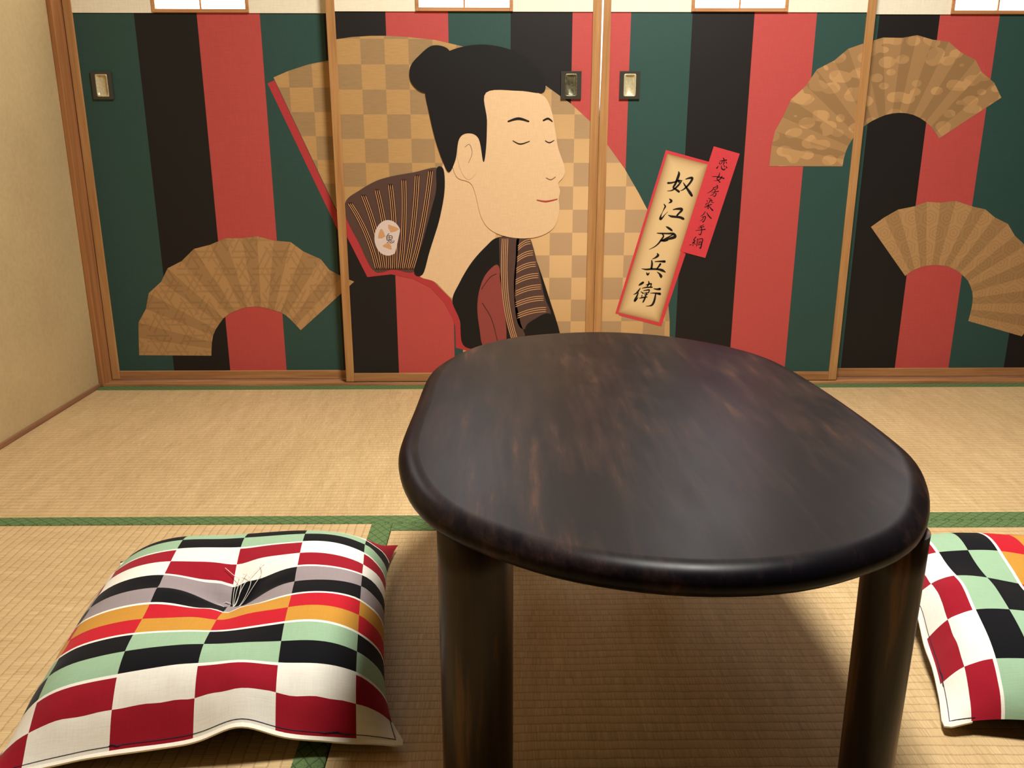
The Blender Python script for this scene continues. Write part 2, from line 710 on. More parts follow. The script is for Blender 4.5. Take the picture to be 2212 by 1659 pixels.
struct('floor', (XL - 0.1, XR + 0.1, YB - 0.1, 0.12, -0.12, -0.05), M['base'])
struct('wall_left', (XL - 0.1, XL, YB - 0.1, 0.1, -0.05, ZC), M['plaster'])
struct('wall_right', (XR, XR + 0.1, YB - 0.1, 0.1, -0.05, ZC), M['plaster_dark'])
struct('wall_back', (XL, XR, YB - 0.1, YB, -0.05, ZC), M['plaster_dark'])
struct('wall_front', (XL, XR, -0.004, 0.1, DOOR_TOP + 0.05, ZC), M['plaster'])
struct('ceiling', (XL - 0.1, XR + 0.1, YB - 0.1, 0.1, ZC, ZC + 0.08), M['ceiling'])
struct('baseboard_left', (XL, XL + 0.006, YB, -0.017, -0.0495, 0.010), M['base'], 0.001)
struct('baseboard_right', (XR - 0.006, XR, YB, -0.017, -0.0495, 0.010), M['base'], 0.001)
struct('baseboard_back', (XL + 0.006, XR - 0.006, YB, YB + 0.012, -0.0495, 0.010), M['base'], 0.001)
# door track: sill with two grooves' ridges, head beam
bm = bmesh.new()
box(bm, XL, XR, -0.014, 0.1, -0.0495, 0.0035, 0, 0.0008)
box(bm, XL + 0.014, XR - 0.014, -0.013, -0.003, 0.003, 0.0065, 0, 0.0008)
box(bm, XL + 0.014, XR - 0.014, 0.0285, 0.0315, 0.003, 0.0065, 0, 0.0006)
o = finish('trim_1', bm, M['sill'])
tag(o, kind='structure')
struct('trim_2', (XL, XR, -0.014, 0.1, DOOR_TOP, DOOR_TOP + 0.05), M['sill'], 0.001)


def pillar(name, xs, sgn):
    bm = bmesh.new()
    # corner post: slim front edge, deep inner side that the door leaf meets
    x0, x1 = sorted((xs, xs + sgn * 0.0135))
    box(bm, x0, x1, -0.016, 0.1, 0.0, DOOR_TOP, 0, 0.002)
    o = finish(name, bm, M['pillar'])
    tag(o, kind='structure')


pillar('trim_3', XL - 0.0, 1)
pillar('trim_4', XR + 0.0, -1)


# ---------------------------------------------------------------- sliding doors
ST, PZ0, PZ1, DW = 0.0220, 0.031, 0.952, 0.6785
THK = 0.026


def door(name, xl, Y, mural, pulls, label, bowed=False):
    """xl: left edge of the door leaf, Y: plane of its front frame"""
    xr = xl + DW
    root = empty(name, ((xl + xr) / 2, Y + THK / 2, 0.006))
    tag(root, label=label, kind='structure')

    def add(nm, dims, mat, bev=0.0012):
        o = boxobj(nm, dims, mat, None, bev)
        o.parent = root
        o.matrix_parent_inverse = Matrix.Translation(-root.location)
        return o
    if bowed:
        # the meeting edge of this stile has bowed away, leaving a slit for daylight
        bm = bmesh.new()
        prev = None
        n = 24
        for k in range(n + 1):
            z = 0.0068 + (DOOR_TOP - 0.0088) * k / n
            g = 0.0042 * max(0.0, math.sin(math.pi * min(1.0, max(0.0, (z - 0.66) / 1.05)))) ** 0.9
            b = min(0.004, g * 1.5)
            rg = [bm.verts.new(p) for p in ((xl + g, Y, z), (xl + ST, Y, z), (xl + ST, Y + THK, z), (xl + g + b, Y + THK, z))]
            if prev:
                for j in range(4):
                    bm.faces.new([prev[j], prev[(j + 1) % 4], rg[(j + 1) % 4], rg[j]])
            else:
                bm.faces.new(rg[::-1])
            prev = rg
        bm.faces.new(prev)
        bmesh.ops.recalc_face_normals(bm, faces=bm.faces)
        o = finish('stile', bm, M['stile'], root)
        o.matrix_parent_inverse = Matrix.Translation(-root.location)
    else:
        add('stile', (xl, xl + ST, Y, Y + THK, 0.0068, DOOR_TOP - 0.002), M['stile'])
    add('stile', (xr - ST, xr, Y, Y + THK, 0.0068, DOOR_TOP - 0.002), M['stile'])
    add('bottom_rail', (xl + ST, xr - ST, Y + 0.0004, Y + THK, 0.0068, PZ0), M['rail'])
    add('top_rail', (xl + ST, xr - ST, Y + 0.0004, Y + THK, DOOR_TOP - 0.03, DOOR_TOP - 0.002), M['rail'])
    # core board behind the mural
    add('core_board', (xl + ST - 0.001, xr - ST + 0.001, Y + 0.0045, Y + THK - 0.004, PZ0 - 0.001, PZ1 + 0.001), M['black'], 0)
    mo = mural.build(root)
    mo.matrix_parent_inverse = Matrix.Translation(-root.location)
    # white upper paper with a window opening
    wx0, wx1, wz0, wz1 = xl + 0.2198, xl + 0.4596, PZ1, 1.25
    bm = bmesh.new()
    yf, yb = Y + 0.0015, Y + THK - 0.004
    box(bm, xl + ST - 0.001, wx0 + 0.002, yf, yb, PZ1 - 0.0005, DOOR_TOP - 0.031)
    box(bm, wx1 - 0.002, xr - ST + 0.001, yf, yb, PZ1 - 0.0005, DOOR_TOP - 0.031)
    box(bm, wx0 + 0.002, wx1 - 0.002, yf, yb, wz1 - 0.002, DOOR_TOP - 0.031)
    o = finish('upper_paper', bm, M['white_paper'], root)
    o.matrix_parent_inverse = Matrix.Translation(-root.location)
    # window frame and panes
    fw = 0.0088
    bm = bmesh.new()
    y0, y1 = Y - 0.0015, Y + THK - 0.003
    box(bm, wx0, wx0 + fw, y0, y1, wz0, wz1, 0, 0.001)
    box(bm, wx1 - fw, wx1, y0, y1, wz0, wz1, 0, 0.001)
    box(bm, wx0 + fw, wx1 - fw, y0, y1, wz0, wz0 + fw, 0, 0.001)
    box(bm, wx0 + fw, wx1 - fw, y0, y1, wz1 - fw, wz1, 0, 0.001)
    xm = (wx0 + wx1) / 2
    box(bm, xm - 0.0022, xm + 0.0022, Y + 0.002, Y + 0.010, wz0 + fw, wz1 - fw, 0, 0.0005)
    for k in (1, 2):
        zz = wz0 + (wz1 - wz0) * k / 3
        box(bm, wx0 + fw, wx1 - fw, Y + 0.003, Y + 0.009, zz - 0.0022, zz + 0.0022, 0, 0.0005)
    wf = finish('window_frame', bm, M['lattice'], root)
    wf.matrix_parent_inverse = Matrix.Translation(-root.location)
    bm = bmesh.new()
    box(bm, wx0 + fw - 0.001, wx1 - fw + 0.001, Y + 0.0105, Y + 0.0125, wz0 + fw - 0.001, wz1 - fw + 0.001)
    finish('paper_pane', bm, M['shoji'], wf)
    for (cx, kind) in pulls:
        cz, hw, hh = 0.7805, 0.0256, 0.0332
        bm = bmesh.new()
        y0, y1 = Y - 0.0008, Y + 0.0043
        iw, ih = 0.0152, 0.0270
        box(bm, cx - hw, cx - iw, y0, y1, cz - hh, cz + hh)
        box(bm, cx + iw, cx + hw, y0, y1, cz - hh, cz + hh)
        box(bm, cx - iw, cx + iw, y0, y1, cz - hh, cz - ih)
        box(bm, cx - iw, cx + iw, y0, y1, cz + ih, cz + hh)
        pl = finish('door_pull', bm, M['plate'], root)
        pl.matrix_parent_inverse = Matrix.Translation(-root.location)
        # brass cup: rim, rounded wall, dished floor
        bm = bmesh.new()

        def ring(w, h, y, e):
            vv = []
            for k in range(32):
                a = k * math.pi / 16
                c, s = math.cos(a), math.sin(a)
                vv.append(bm.verts.new((cx + w * math.copysign(abs(c) ** e, c), y, cz + h * math.copysign(abs(s) ** e, s))))
            return vv
        rg = [ring(iw, ih, y1, 0.12), ring(iw, ih, y0 - 0.0006, 0.12), ring(iw - 0.0022, ih - 0.0022, y0 - 0.0008, 0.2),
              ring(iw - 0.0030, ih - 0.0028, Y + 0.0016, 0.45), ring(iw - 0.0048, ih - 0.0052, Y + 0.0034, 0.6)]
        for a, b in zip(rg, rg[1:]):
            for k in range(32):
                bm.faces.new([a[k], a[(k + 1) % 32], b[(k + 1) % 32], b[k]])
        bm.faces.new(rg[-1])
        for f in bm.faces:
            f.smooth = True
        bmesh.ops.recalc_face_normals(bm, faces=bm.faces)
        finish('brass_cup', bm, M['brass' if kind else 'brass_dark'], pl)
    return root


Y1, Y2 = 0.0330, 0.0
X1, X2, X3, X4 = -1.0812, -0.4256, 0.2535, 0.9145
SEQ = ['green', 'black', 'red']


def base_mural(xl, Y, edges, cols):
    m = Mural(Y, xl + ST - 0.0005, xl + DW - ST + 0.0005, PZ0 - 0.0005, PZ1 + 0.0003, Y + 0.0040)
    e = [-9] + list(edges) + [9]
    for i, c in enumerate(cols):
        p = [(e[i], 0), (e[i + 1], 0), (e[i + 1], 1.5), (e[i], 1.5)]
        q = clip_rect(p, *m.rect)
        if q:
            put_face(m.bm, q, m.y, m.mi(c))
    return m


def pleated(m, outer, inner, kd, smooth_inner=True):
    """folded fan leaf: pleats between outer and inner zigzag edges"""
    inn = resample(catmull(inner, 6, False) if smooth_inner else inner, len(outer))
    for i in range(len(outer) - 1):
        w = m.world([outer[i], outer[i + 1], inn[i + 1], inn[i]])
        for t in ([w[0], w[1], w[2]], [w[0], w[2], w[3]]):
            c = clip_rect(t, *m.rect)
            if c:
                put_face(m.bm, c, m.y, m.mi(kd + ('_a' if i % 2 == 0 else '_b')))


FAN1_O = [(299.5, 768), (298.3, 730), (298, 697.5), (314, 668), (320, 634), (347, 609), (361, 580), (391, 564.5), (418, 538), (453, 529),
          (486, 515), (521.5, 515), (554.5, 510.6), (590.6, 520), (627, 523), (654, 543), (692, 560), (711, 583.5), (739, 598), (764.5, 609)]
FAN1_I = [(455.7, 769), (457, 740), (462, 718), (476, 696), (490, 681), (524, 666), (556.5, 663), (589, 670), (616, 681), (649, 714)]


def z4(L, oy=0):
    return [(1640 + x / 3.867, oy + y / 3.867) for x, y in L]


FAN2_O = z4([(88, 1388), (108, 1215), (135, 1095), (200, 980), (270, 830), (395, 715), (485, 580), (630, 505), (750, 405), (875, 362), (1040, 312),
             (1200, 315), (1325, 292), (1455, 330), (1590, 348), (1690, 435), (1815, 500), (1865, 600), (1970, 690), (2030, 815)])
FAN2_I = z4([(700, 1390), (715, 1310), (740, 1235), (785, 1160), (830, 1100), (870, 1063), (930, 1020), (1000, 985), (1090, 952), (1200, 942), (1310, 965),
             (1400, 1020), (1455, 1075), (1510, 1155)])
FAN3_O = z4([(938, 350), (1050, 270), (1165, 205), (1300, 178), (1405, 140), (1520, 147), (1650, 133), (1790, 180), (1895, 203), (1975, 270), (2085, 325),
             (2140, 420), (2230, 505), (2262, 625), (2325, 740), (2318, 870), (2345, 985), (2290, 1090), (2262, 1190), (2200, 1265)], 400)
FAN3_I = z4([(1225, 760), (1270, 725), (1330, 695), (1400, 675), (1480, 668), (1570, 678), (1640, 705), (1700, 750), (1750, 800), (1775, 860), (1790, 920),
             (1785, 1000), (1770, 1070), (1752, 1137)], 400)

# --- door 1 mural
m1 = base_mural(X1, Y1, (-0.9086, -0.7530, -0.5967, -0.4380), ('green', 'black', 'red', 'green', 'black'))
m1.layer()
CK = 0.05955
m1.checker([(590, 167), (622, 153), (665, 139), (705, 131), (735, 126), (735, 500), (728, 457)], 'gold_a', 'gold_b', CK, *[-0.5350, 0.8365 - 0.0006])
m1.poly([(577, 180), (592, 173), (735, 475), (735, 510)], 'crimson_edge')
m1.layer()
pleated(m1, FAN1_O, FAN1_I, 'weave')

# --- door 2 mural
m2 = base_mural(X2, Y2, (-0.2800, -0.1261, 0.0280, 0.1810), ('black', 'red', 'green', 'black', 'red'))
BIG = [(715, 86), (760, 79.5), (800, 77), (840, 77), (880, 79.5), (940, 86), (1000, 100), (1080, 130), (1178, 184), (1235, 225), (1275, 262), (1312, 312),
       (1350, 365), (1380, 417), (1405, 465), (1425, 530), (1440, 610), (1447, 690), (1447, 742), (1440, 800), (1000, 800), (1000, 742), (992, 690),
       (974, 646), (937, 610), (893, 590), (850, 584), (807, 588), (747.6, 470), (715, 400)]
m2.layer()
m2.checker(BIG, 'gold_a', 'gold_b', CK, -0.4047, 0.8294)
m2.layer()
m2.poly([(715, 398), (747.6, 469.6), (806, 587), (850, 583), (893, 588), (935, 607), (973, 645), (992, 690), (999, 740), (1062, 760), (1040, 766), (984.5, 752),
         (983, 705), (976, 685), (960, 655), (930, 622), (893, 603), (845, 593), (793, 599), (750, 514), (715, 440)], 'crimson_edge')
pleated(m2, FAN1_O, FAN1_I, 'weave')
m2.layer()
# plain generic figure in a striped kimono, seen from the side, standing in for the printed portrait
m2.smooth([(957, 352), (1000, 300), (1060, 360), (1072, 500), (1050, 535), (1012, 580), (985, 630), (975, 644), (940, 610), (905, 594), (925, 545), (948, 480), (957, 420)], 'skin', 5)
m2.layer()
m2.smooth([(747, 434), (775, 412), (812, 391), (850, 380), (895, 372), (938, 362), (946, 372), (943, 410), (932, 455), (912, 525), (896, 586), (850, 582), (808, 586), (775, 525), (747, 469)], 'brown', 5)
m2.smooth([(1076, 513), (1050, 532), (1018, 568), (992, 612), (977, 650), (993, 692), (1000, 745), (1040, 757), (1110, 768), (1190, 768), (1213, 740), (1185, 640), (1150, 540), (1128, 512)], 'hair', 5)
m2.layer()
m2.smooth([(943, 364), (958, 366), (960, 415), (948, 478), (928, 543), (913, 593), (894, 587), (912, 525), (931, 455), (942, 410)], 'hair', 5)
m2.smooth([(1074, 572), (1050, 592), (1036, 625), (1031, 665), (1036, 712), (1045, 750), (1080, 760), (1094, 730), (1088, 655), (1082, 600)], 'rust', 5)
m2.poly([(1078, 512), (1122, 512), (1116, 575), (1112, 640), (1125, 700), (1152, 768), (1112, 768), (1092, 690), (1080, 600)], 'brown')
m2.poly(catmull([(1118, 512), (1143, 512), (1161, 570), (1176, 640), (1190, 680), (1160, 690), (1132, 712), (1116, 690), (1110, 620), (1114, 560)], 4, True), 'brown')
m2.layer()


def bez(a, b, c, n=8):
    return [((1 - t) ** 2 * a[0] + 2 * t * (1 - t) * b[0] + t * t * c[0], (1 - t) ** 2 * a[1] + 2 * t * (1 - t) * b[1] + t * t * c[1]) for t in [k / n for k in range(n + 1)]]


def lines3(P, off, w, key):
    for k in (-1, 0, 1):
        m2.stroke([(x + off[0] * k, y + off[1] * k, w) for x, y in P], key, n=2)


for g in range(7):
    t = g / 6.0
    top = (756 + 174 * t, 437 - 70 * t ** 0.8 + 3)
    bot = (815 + 74 * t, 580)
    P = bez(top, (top[0] * 0.45 + bot[0] * 0.55 + 8, 500), bot)
    lines3(P, (3.6, 0), 5.2, 'line_dark')
m2.layer()
for g in range(7):
    t = g / 6.0
    top = (756 + 174 * t, 437 - 70 * t ** 0.8 + 3)
    bot = (815 + 74 * t, 580)
    P = bez(top, (top[0] * 0.45 + bot[0] * 0.55 + 8, 500), bot)
    lines3(P, (4.2, 0), 1.5, 'line_tan')
for g in range(7):
    y = 528 + 24.5 * g
    xa = 1119 - 5 * min(1, g / 3)
    xb = 1146 + 5.6 * g
    if g == 6:
        xa = 1118
    P = bez((xa, y + 8), ((xa + xb) / 2, y - 6), (xb, y - 6))
    lines3(P, (0, 4.6), 1.6, 'line_tan')
P = [(1089, 516), (1087, 580), (1091, 650), (1104, 715), (1122, 764)]
for k in (-4, 0, 4, 8):
    m2.stroke([(x + k, y, 1.6) for x, y in catmull(P, 3, False)], 'line_tan', n=1)
# black cuff
m2.smooth([(1134, 712), (1158, 688), (1188, 678), (1204, 712), (1214, 745), (1210, 768), (1150, 768)], 'hair', 5)
m2.stroke([(1040, 625, 1.2), (1058, 600, 1.4), (1072, 592, 1.2)], 'line_dark')
m2.stroke([(1042, 655, 1.4), (1062, 690, 1.4), (1076, 742, 1.2)], 'line_dark')
# round white crest with the character for ogre
disc = [(838 + 29.5 * math.cos(a), 514 + 38.5 * math.sin(a)) for a in [k * math.pi / 24 for k in range(48)]]
disc = [(min(x, 868 - (y - 481) * 0.22), y) for x, y in disc]
m2.layer()
m2.poly(disc, 'crest')
m2.layer()
for wdg in ([(838, 486), (847, 488), (862, 495), (844, 502)], [(824, 494), (819, 502), (817, 515), (832, 511)], [(826, 531), (841, 525), (846, 539), (836, 536)]):
    m2.smooth(wdg, 'line_tan', 2)
OG = [[(1185, 406, 5), (1172, 420, 5)], [(1165, 428, 5), (1168, 462, 5)], [(1165, 428, 5), (1208, 424, 5), (1210, 452, 5), (1170, 462, 5)], [(1167, 444, 4), (1208, 439, 4)],
      [(1188, 426, 4), (1189, 460, 4)], [(1182, 462, 5), (1180, 476, 5), (1168, 486, 4)], [(1198, 458, 5), (1192, 478, 5), (1205, 486, 5), (1228, 476, 5), (1226, 462, 3)],
      [(1208, 464, 4), (1204, 472, 4), (1215, 470, 4)]]
for s in OG:
    m2.stroke(s, 'ink', 3.95, 540, 400 + 2, 3)
# head: smooth egg-like profile with a plain calm face
m2.smooth([(1040, 182), (1100, 188), (1168, 203), (1190, 235), (1200, 285), (1206, 320), (1220, 362), (1217, 382), (1206, 396), (1210, 412), (1207, 430), (1208, 455), (1196, 492), (1160, 512),
           (1110, 514), (1065, 500), (1040, 470), (1020, 400), (985, 380), (975, 320), (1000, 250)], 'skin', 6)
m2.layer()
m2.smooth([(1172, 200), (1120, 196), (1050, 200), (1052, 260), (1050, 320), (1044, 350), (1034, 300), (1012, 288), (992, 300), (984, 345), (970, 372), (957, 350), (940, 300), (926, 240), (918, 190),
           (930, 140), (975, 108), (1040, 96), (1105, 108), (1152, 138), (1176, 172)], 'hair', 6)
m2.layer()
m2.smooth([(905, 120), (935, 98), (970, 108), (975, 150), (950, 190), (915, 200), (888, 178), (886, 145)], 'hair', 6)
m2.layer()
m2.smooth([(1012, 290), (994, 302), (988, 335), (996, 370), (1012, 388), (1030, 370), (1036, 330), (1030, 298)], 'skin', 5)
m2.layer()
m2.stroke([(1004, 318, 0.8), (1014, 312, 1.0), (1020, 330, 0.9), (1012, 352, 0.8)], 'outline')
m2.stroke([(1098, 262, 3), (1120, 256, 5.5), (1142, 262, 3)], 'hair')
m2.stroke([(1174, 260, 3), (1184, 256, 4), (1193, 262, 2)], 'hair')
m2.stroke([(1108, 304, 1.4), (1124, 311, 2.4), (1144, 305, 1.4)], 'hair')
m2.stroke([(1178, 304, 1.4), (1187, 308, 2), (1197, 303, 1.2)], 'hair')
m2.stroke([(1180, 384, 1.0), (1190, 388, 1.2), (1200, 382, 1.0)], 'outline')
m2.stroke([(1160, 432, 1.5), (1180, 435, 3), (1204, 430, 1.5)], 'crimson_edge')

# --- door 3 mural
m3 = base_mural(X3, Y2, (0.3256, 0.4780, 0.6318, 0.7868), ('red', 'green', 'black', 'red', 'green'))
m3.layer()
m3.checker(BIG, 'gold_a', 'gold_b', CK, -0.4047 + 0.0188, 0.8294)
m3.layer()
pleated(m3, FAN2_O, FAN2_I, 'cloud')
m3.layer()
A = lambda L, dy=0: [(1320 + x / 7.373, 300 + (y + dy) / 7.373) for x, y in L]
m3.poly([(1439, 324), (1533.6, 350), (1531, 372), (1478, 547), (1482, 548), (1429, 705.5), (1337, 681.5), (1337, 679), (1329.5, 677.7)], 'tagred')
m3.layer()
mi_ = m3.mi('tagpaper')
uvl = m3.bm.loops.layers.uv.new('UVMap')
TQ = [(1442, 332), (1529.5, 355.3), (1424.4, 697.3), (1335.6, 675.6)]
wq = m3.world(TQ)
f_ = put_face(m3.bm, wq, m3.y, mi_)
uvm = {0: (0, 1), 1: (1, 1), 2: (1, 0), 3: (0, 0)}
for lp in f_.loops:
    k = min(range(4), key=lambda i: abs(wq[i][0] - lp.vert.co.x) + abs(wq[i][1] - lp.vert.co.z))
    lp[uvl].uv = uvm[k]
m3.layer()
m3.poly([(1542.4, 316), (1598.7, 332), (1524, 557.6), (1469, 543)], 'tagred')
m3.layer()
DB = 1474.6
BIGCH = [
    # yakko
    [(1078, 520, 12), (1085, 560, 38), (1058, 640, 40), (1025, 720, 34), (995, 775, 28), (1035, 805, 30), (1080, 838, 36), (1086, 848, 20)],
    [(1132, 660, 10), (1105, 700, 24), (1060, 755, 28), (1000, 805, 22), (950, 826, 14), (898, 828, 5)],
    [(910, 703, 30), (960, 700, 26), (1020, 685, 20), (1085, 662, 20), (1135, 668, 8)],
    [(1075, 655, 14), (1080, 690, 20), (1100, 668, 14)],
    [(1192, 642, 12), (1240, 626, 26), (1292, 622, 40), (1290, 655, 34), (1250, 715, 30), (1195, 775, 26), (1140, 815, 14), (1105, 825, 5)],
    [(1155, 698, 10), (1180, 740, 24), (1220, 800, 34), (1262, 860, 46), (1290, 905, 34)],
    # e
    [(932, 955, 10), (962, 985, 40), (950, 1008, 28), (918, 1024, 6)],
    [(846, 1040, 12), (866, 1075, 26), (850, 1110, 18), (820, 1170, 8), (795, 1228, 22), (788, 1275, 40), (815, 1262, 26), (860, 1208, 10), (908, 1160, 4)],
    [(992, 1128, 12), (1050, 1116, 28), (1120, 1116, 42), (1128, 1140, 36), (1085, 1185, 28), (1055, 1218, 26)],
    [(915, 1214, 8), (960, 1234, 32), (1030, 1242, 34), (1100, 1250, 38), (1150, 1272, 40), (1160, 1280, 24)],
    # to
    [(880, 1398, 10), (915, 1418, 34), (960, 1450, 34), (978, 1466, 14)],
    [(735, 28 + DB, 10), (800, 32 + DB, 22), (900, 34 + DB, 24), (995, 38 + DB, 36), (1025, 80 + DB, 44), (990, 100 + DB, 44), (930, 116 + DB, 36), (860, 136 + DB, 22), (815, 148 + DB, 14)],
    [(990, 50 + DB, 16), (950, 72 + DB, 18), (880, 108 + DB, 18), (820, 140 + DB, 14)],
    [(815, 35 + DB, 18), (838, 75 + DB, 24), (805, 130 + DB, 28), (755, 195 + DB, 22), (690, 248 + DB, 14), (608, 288 + DB, 4)],
    [(790, 148 + DB, 18), (850, 152 + DB, 26), (905, 142 + DB, 18)],
    # hyou
    [(735, 350 + DB, 10), (752, 380 + DB, 38), (715, 415 + DB, 26), (660, 442 + DB, 6)],
    [(650, 465 + DB, 18), (655, 520 + DB, 32), (645, 590 + DB, 32)],
    [(700, 482 + DB, 10), (780, 478 + DB, 24), (855, 480 + DB, 38)],
    [(788, 520 + DB, 30), (765, 555 + DB, 26), (730, 600 + DB, 20)],
    [(490, 594 + DB, 6), (560, 606 + DB, 24), (650, 600 + DB, 28), (750, 604 + DB, 30), (820, 622 + DB, 40), (868, 650 + DB, 12)],
    [(568, 655 + DB, 10), (585, 688 + DB, 34), (615, 655 + DB, 6)],
    [(738, 648 + DB, 10), (775, 678 + DB, 28), (798, 715 + DB, 46), (800, 735 + DB, 20)],
    # e (guard)
    [(512, 815 + DB, 34), (475, 840 + DB, 34), (448, 858 + DB, 16)],
    [(468, 905 + DB, 10), (440, 945 + DB, 24), (405, 985 + DB, 22), (360, 1006 + DB, 6)],
    [(435, 980 + DB, 16), (415, 1030 + DB, 26), (385, 1090 + DB, 34), (380, 1112 + DB, 26), (415, 1078 + DB, 16), (436, 1048 + DB, 5)],
    [(600, 795 + DB, 12), (606, 830 + DB, 26), (580, 872 + DB, 18)],
    [(560, 852 + DB, 8), (605, 842 + DB, 20), (645, 836 + DB, 20), (632, 880 + DB, 16)],
    [(498, 906 + DB, 8), (570, 892 + DB, 20), (656, 890 + DB, 20)],
    [(520, 945 + DB, 10), (575, 936 + DB, 18), (612, 934 + DB, 20), (598, 978 + DB, 16)],
    [(480, 962 + DB, 10), (510, 985 + DB, 20)], [(525, 985 + DB, 10), (600, 976 + DB, 14)],
    [(535, 1012 + DB, 10), (582, 1002 + DB, 16)],
    [(455, 1066 + DB, 10), (520, 1052 + DB, 22), (580, 1046 + DB, 10)], [(495, 1020 + DB, 16), (488, 1052 + DB, 10)],
    [(568, 975 + DB, 14), (548, 1050 + DB, 24), (520, 1110 + DB, 26), (506, 1135 + DB, 10)],
    [(682, 914 + DB, 10), (735, 922 + DB, 26), (780, 918 + DB, 38)],
    [(625, 984 + DB, 6), (700, 984 + DB, 20), (780, 996 + DB, 40)],
    [(712, 1000 + DB, 20), (702, 1060 + DB, 30), (684, 1125 + DB, 34), (655, 1172 + DB, 30), (610, 1188 + DB, 14), (558, 1192 + DB, 5)]]
for s in BIGCH:
    m3.stroke(s, 'ink', 7.373, 1320, 300, 5)
SMALL = [
    [(1790, 302, 10), (1802, 325, 18)], [(1735, 352, 8), (1790, 344, 12), (1842, 338, 18)], [(1775, 350, 12), (1768, 382, 12), (1742, 408, 6)],
    [(1803, 345, 14), (1800, 392, 16), (1788, 412, 6)], [(1738, 366, 6), (1728, 396, 14)], [(1828, 362, 8), (1846, 386, 14)],
    [(1712, 430, 8), (1690, 466, 20)], [(1762, 428, 8), (1762, 466, 16), (1790, 490, 20), (1818, 486, 14), (1814, 464, 6)], [(1798, 420, 8), (1812, 440, 14)], [(1836, 436, 8), (1846, 460, 18)],
    [(1732, 538, 8), (1722, 590, 18), (1690, 635, 14), (1715, 665, 16), (1738, 692, 16)], [(1772, 598, 14), (1735, 645, 14), (1690, 665, 8), (1640, 668, 4)], [(1618, 600, 8), (1700, 604, 12), (1802, 630, 18)],
    [(1682, 738, 8), (1702, 748, 14)], [(1632, 778, 8), (1700, 764, 14), (1692, 796, 10)], [(1640, 782, 12), (1605, 828, 12), (1535, 866, 4)], [(1640, 808, 8), (1690, 796, 10)],
    [(1655, 812, 8), (1666, 828, 12)], [(1605, 856, 6), (1660, 842, 10), (1714, 836, 14)], [(1655, 848, 10), (1620, 890, 10), (1582, 906, 4)], [(1660, 866, 8), (1678, 872, 12), (1655, 915, 14), (1625, 905, 5)],
    [(1556, 940, 6), (1570, 956, 14)], [(1526, 978, 6), (1542, 994, 12)], [(1512, 1046, 14), (1545, 1010, 5)], [(1592, 948, 10), (1580, 995, 12), (1552, 1030, 5)],
    [(1568, 990, 6), (1612, 975, 12), (1606, 1008, 12), (1642, 1018, 5)], [(1495, 1080, 6), (1550, 1060, 10), (1602, 1046, 14)], [(1553, 1025, 8), (1550, 1080, 14), (1548, 1112, 16)],
    [(1545, 1070, 8), (1520, 1088, 8), (1484, 1094, 4)], [(1558, 1064, 8), (1590, 1105, 16), (1622, 1140, 20)],
    [(1502, 1162, 10), (1475, 1205, 12), (1428, 1236, 4)], [(1528, 1175, 8), (1556, 1225, 18), (1600, 1268, 14)], [(1448, 1250, 6), (1506, 1236, 14), (1498, 1280, 14), (1470, 1326, 14), (1452, 1308, 5)],
    [(1476, 1242, 10), (1458, 1286, 10), (1418, 1310, 4)],
    [(1478, 1370, 10), (1440, 1388, 10), (1408, 1394, 4)], [(1388, 1422, 6), (1435, 1412, 10), (1484, 1398, 12)], [(1348, 1462, 6), (1420, 1452, 10), (1502, 1442, 16)],
    [(1432, 1388, 10), (1446, 1440, 14), (1440, 1500, 14), (1422, 1530, 16), (1398, 1512, 5)],
    [(1355, 88 + DB, 12), (1318, 138 + DB, 14), (1345, 148 + DB, 12), (1300, 186 + DB, 14), (1340, 176 + DB, 8)], [(1258, 218 + DB, 12), (1290, 208 + DB, 5)],
    [(1312, 196 + DB, 8), (1306, 228 + DB, 12)], [(1330, 190 + DB, 8), (1342, 206 + DB, 12)],
    [(1378, 122 + DB, 12), (1374, 180 + DB, 12), (1362, 238 + DB, 10)], [(1380, 130 + DB, 8), (1460, 118 + DB, 16), (1450, 190 + DB, 16), (1428, 268 + DB, 20), (1408, 252 + DB, 5)],
    [(1398, 144 + DB, 6), (1408, 162 + DB, 8)], [(1436, 142 + DB, 6), (1426, 162 + DB, 8)], [(1386, 180 + DB, 6), (1444, 170 + DB, 10)], [(1414, 170 + DB, 8), (1408, 212 + DB, 8)],
    [(1392, 190 + DB, 7), (1388, 218 + DB, 8)], [(1388, 218 + DB, 7), (1434, 210 + DB, 8)], [(1438, 186 + DB, 7), (1434, 212 + DB, 8)]]
for s in SMALL:
    m3.stroke(s, 'ink', 7.373, 1320, 300, 4, 1.05)

# --- door 4 mural
m4 = base_mural(X4, Y1, (0.9565, 1.1098, 1.2617, 1.4186), ('green', 'black', 'red', 'green', 'black'))
m4.layer()
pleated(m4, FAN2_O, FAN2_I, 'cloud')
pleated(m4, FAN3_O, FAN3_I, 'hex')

d1 = door('door_1', X1, Y1, m1, [(-1.0073, 1)], 'leftmost sliding door with a small tan fan low on its green, black and red stripes')
d2 = door('door_2', X2, Y2, m2, [(0.1802, 0)], 'sliding door with a large kimono figure before a checkered gold fan')
d3 = door('door_3', X3, Y2, m3, [(0.3282, 1)], 'sliding door with a slanted cream name tag of large brush writing', True)
d4 = door('door_4', X4, Y1, m4, [(X4 + DW - 0.074, 1)], 'rightmost sliding door with two tan folded fans over its stripes')
